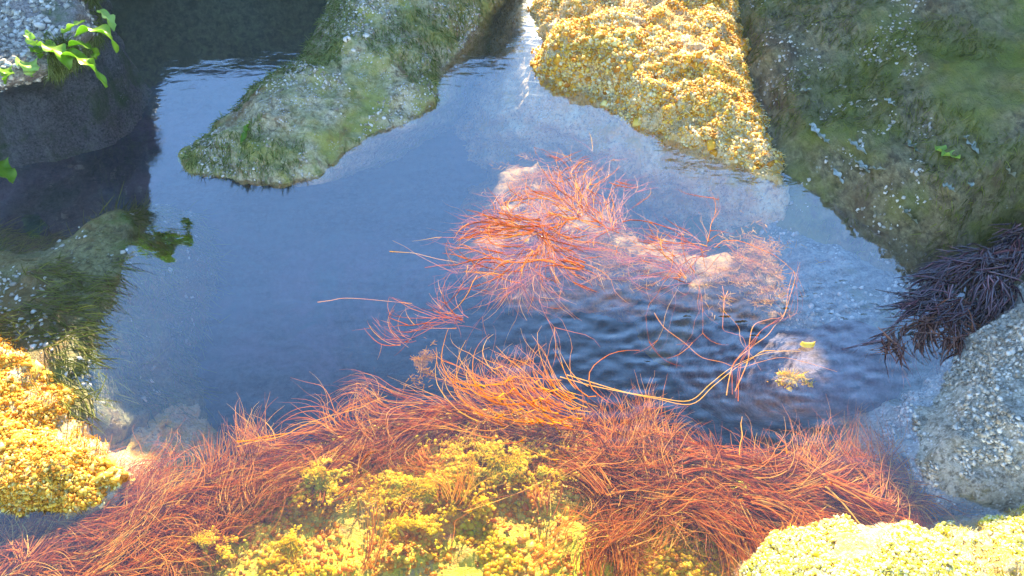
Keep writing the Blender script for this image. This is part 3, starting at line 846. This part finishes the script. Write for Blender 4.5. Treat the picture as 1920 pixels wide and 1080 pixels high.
# ------------------------------------------------------------------ green fronds, shells
def on(key, px, py, lift=.002):
    """height of the rock's surface where the photograph shows it"""
    v, n, s_, o = SURF[key]
    q = project(v)
    d = np.hypot(q[:, 0] - px, q[:, 1] - py)
    m = np.nonzero(d < max(12, d.min() + 4))[0]
    near = m[np.argmin(np.linalg.norm(v[m] - [0, 0, CH], axis=1))]
    return float(v[near, 2]) + lift

def frond(label, pts, width, seed, name='green_frond', mat='lettuce', group=None):
    """a ruffled blade along three or more places given as (px, py, z)"""
    rs = np.random.RandomState(seed)
    q = np.array([W(a, b, c - (.02 if c > .29 else 0)) for a, b, c in pts])
    e = np.concatenate([[2 * q[0] - q[1]], q, [2 * q[-1] - q[-2]]])
    A = []
    for i in range(1, len(e) - 2):
        for t in np.linspace(0, 1, 9, endpoint=False):
            A.append(.5 * ((2 * e[i]) + (-e[i - 1] + e[i + 1]) * t + (2 * e[i - 1] - 5 * e[i] + 4 * e[i + 1] - e[i + 2]) * t ** 2 + (-e[i - 1] + 3 * e[i] - 3 * e[i + 1] + e[i + 2]) * t ** 3))
    A.append(q[-1])
    A = np.array(A); k = len(A)
    T = np.gradient(A, axis=0); T /= np.linalg.norm(T, axis=1)[:, None]
    view = A - np.array([0, 0, CH]); view /= np.linalg.norm(view, axis=1)[:, None]
    B = np.cross(T, [0, .45, .9]); B /= np.linalg.norm(B, axis=1)[:, None]
    N = np.cross(B, T)
    s = np.linspace(0, 1, k)
    width = width * 1.45
    prof = (s + .06) ** .45 * (1 - s) ** .7 * 1.7
    m = 7
    V = np.zeros((k, m, 3)); 
    for j in range(m):
        c = (j / (m - 1) - .5) * 2
        ruff = (c ** 2) * .45 * np.sin(s * 17 + c * 2 + seed) * width
        edge = 1 + .18 * np.sin(s * 23 + seed * 2 + c)
        V[:, j] = A + B * (c * width * prof * edge)[:, None] + N * (ruff * prof + .25 * width * c * c)[:, None]
    v = V.reshape(-1, 3)
    f = grid_faces(m, k)
    v2 = v + np.repeat(N, m, axis=0) * .0006
    f = np.concatenate([f, f[:, ::-1] + len(v)])
    v = np.concatenate([v, v2])
    o = mesh_obj(name, v, f, M[mat], tuple(q[0]), attr=np.clip(rs.rand() + .3 * noise(v * 60), 0, 1))
    return tag(o, label, 'seaweed', group)
frond('longest bright green frond pointing down right from the left rock', [(110, 95, .34), (150, 110, .36), (175, 130, .34), (198, 165, .30)], .016, 1)
frond('broad green frond curling right at the edge of the left rock', [(140, 70, .36), (175, 55, .38), (205, 70, .37), (218, 100, .33)], .016, 2)
frond('pale mint frond lying in the middle of the fringe', [(80, 85, .35), (100, 92, .36), (120, 110, .35), (130, 132, .33)], .017, 3)
frond('short rounded frond on the left end of the fringe', [(45, 115, .33), (55, 125, .34), (60, 145, .32)], .018, 4)
frond('small frond at the very left of the fringe', [(5, 128, .33), (12, 138, .34), (12, 158, .32)], .013, 5)
frond('upright narrow frond beside the round cream shell', [(62, 86, .35), (56, 74, .37), (50, 58, .38)], .011, 6)
frond('frond folded over between the mint one and the longest one', [(130, 88, .35), (150, 84, .37), (175, 96, .35), (180, 112, .33)], .013, 7)
frond('thin frond hanging right of the broad curled one', [(185, 20, .38), (205, 35, .38), (214, 60, .36)], .010, 8)
frond('stubby frond under the round cream shell', [(60, 90, .34), (72, 98, .35), (76, 112, .33)], .010, 9)
frond('frond with a forked look on top of the fringe', [(120, 62, .36), (135, 50, .38), (160, 40, .38)], .010, 10)
frond('lone green frond at the left edge over dark water', [(-20, 300, .10), (5, 320, .10), (24, 345, .08)], .022, 11)
frond('single narrow olive frond lying on the mossy boulder', [(a_, b_, on('A', a_, b_, .004)) for a_, b_ in ((470, 228), (462, 245), (452, 272))], .008, 12)
frond('bright lime frond lying low on the green slope', [(a_, b_, on('C', a_, b_, .006)) for a_, b_ in ((1755, 275), (1775, 290), (1800, 298))], .014, 13)

SCRAPS = ['pale weed scrap left of the middle scrap in the slanting row nearest the golden rock',
    'pale weed scrap nearest the golden rock beside its lower right edge', 'pale weed scrap lying just under the row beside the golden rock, nearer the water',
    'pale weed scrap lying high on the slope, level with the golden rock', 'large pale scrap right of the lime frond on the green slope',
    'pale scrap just left of the lime frond on the green slope', 'flat wide pale scrap in the lowest slanting row on the slope',
    'thin upright pale scrap below and right of the lime frond', 'uppermost pale scrap in the middle of the green slope',
    'long pale scrap near the water on the lower left of the slope', 'small pale scrap above the slanting row beside the golden rock',
    'pale scrap closest to the right edge of the picture on the slope', 'tiny pale scrap straight below the lime frond',
    'pale scrap just above the purple weed on the green slope']
for k_, (a_, b_, c_, d_) in enumerate([(1590, 262, 1625, 290), (1535, 250, 1560, 275), (1605, 300, 1630, 325), (1500, 170, 1522, 168), (1810, 255, 1835, 290), (1700, 265, 1730, 290), (1620, 315, 1660, 318), (1815, 335, 1822, 352), (1660, 185, 1680, 200), (1560, 310, 1580, 345), (1520, 232, 1540, 262), (1885, 315, 1905, 335), (1770, 345, 1790, 360), (1690, 390, 1720, 420)]):
    frond(SCRAPS[k_], [(a_, b_, on('C', a_, b_, .003)), ((a_ + c_) / 2, (b_ + d_) / 2, on('C', (a_ + c_) / 2, (b_ + d_) / 2, .004)), (c_, d_, on('C', c_, d_, .003))], .007, 300 + k_, 'weed_scrap', 'scrap')

def shell(label, px, py, z, r, mat, seed, name='shell', turns=2.2):
    """a small coiled snail shell"""
    c = np.array(W(px, py, z))
    ks, kr = 34, 10
    V = []
    for i in range(ks):
        t = i / (ks - 1)
        a = t * turns * 2 * math.pi
        g = math.exp(-1.5 * (1 - t))
        cc = np.array([math.cos(a) * r * .55 * g, math.sin(a) * r * .55 * g, r * .9 * (1 - g)])
        er = np.array([math.cos(a), math.sin(a), 0])
        for j in range(kr):
            b = j / kr * 2 * math.pi
            rr = r * .62 * g * (1 if i < ks - 1 else .8)
            V.append(cc + er * math.cos(b) * rr + np.array([0, 0, 1]) * math.sin(b) * rr)
    V = np.array(V)
    f = []
    for i in range(ks - 1):
        for j in range(kr):
            f.append((i * kr + j, i * kr + (j + 1) % kr, (i + 1) * kr + (j + 1) % kr, (i + 1) * kr + j))
    a = seed * 1.7
    rot = np.array([[math.cos(a), -math.sin(a), 0], [math.sin(a), math.cos(a), 0], [0, 0, 1]])
    tl = np.array([[1, 0, 0], [0, .8, .6], [0, -.6, .8]])
    V = V @ rot.T @ tl.T + c
    return tag(mesh_obj(name, V, np.array(f), M[mat], tuple(c), attr=np.random.RandomState(seed).rand(len(V)) * .5 + .3), label, 'shell')
shell('round cream shell above the green fringe on the left rock', 73, 52, on('J', 73, 52, .006), .017, 'shell', 1)
shell('cream shell lying leftmost in the trio on the mossy boulder', 652, 75, on('A', 652, 75, .004), .014, 'shell', 2)
shell('tawny shell lying rightmost in the trio on the mossy boulder', 685, 68, on('A', 685, 68, .004), .012, 'shell', 3)
shell('small pinkish shell lying lowest in the trio on the mossy boulder', 662, 96, on('A', 662, 96, .004), .009, 'shell', 4)
shell('tiny white shell at the top of the mossy boulder', 668, 25, on('A', 668, 25, .004), .008, 'shell', 5)

# curved yellow shell fragment
v = []
for i in range(15):
    t = i / 14
    a = R(220 + 110 * t)
    wd = .0125 * math.sin(math.pi * min(1, t + .08)) ** .6
    for j in range(6):
        c = (j / 5 - .5)
        rad = .019 + c * wd * 1.5
        v.append((math.cos(a) * rad, math.sin(a) * rad * .7, .006 * (1 - 4 * c * c) + .004))
v = np.array(v) + np.array(W(1512, 640, .004))
f = grid_faces(6, 15)
tag(mesh_obj('yellow_shell', np.concatenate([v, v - [0, 0, .002]]), np.concatenate([f, f[:, ::-1] + len(v)]), M['yshell'], tuple(v.mean(0)), attr=np.full(len(v) * 2, .6)),
    'curved bright yellow shell fragment afloat beside the purple-grey stone', 'shell')

# ------------------------------------------------------------------ thin volume added to imitate the milky veil of lens glare
hm, nd, lk = new_mat('glare_veil')
hv = nd.new('ShaderNodeVolumePrincipled')
hv.inputs['Color'].default_value = (.93, .96, 1, 1)
hv.inputs['Density'].default_value = .002
hv.inputs['Anisotropy'].default_value = .0
ho = nd.new('ShaderNodeOutputMaterial')
lk.new(hv.outputs[0], ho.inputs['Volume'])
x, y0, y1, zb, zt = 8.5, -2.0, 9.5, -2.2, 3.4
v = [(a, b, c) for c in (zb, zt) for a, b in ((-x, y0), (x, y0), (x, y1), (-x, y1))]
glare_veil = mesh_obj('glare_veil', v, [(3, 2, 1, 0), (4, 5, 6, 7), (0, 1, 5, 4), (1, 2, 6, 5), (2, 3, 7, 6), (3, 0, 4, 7)], hm, smooth=False)
tag(glare_veil, kind='stuff')
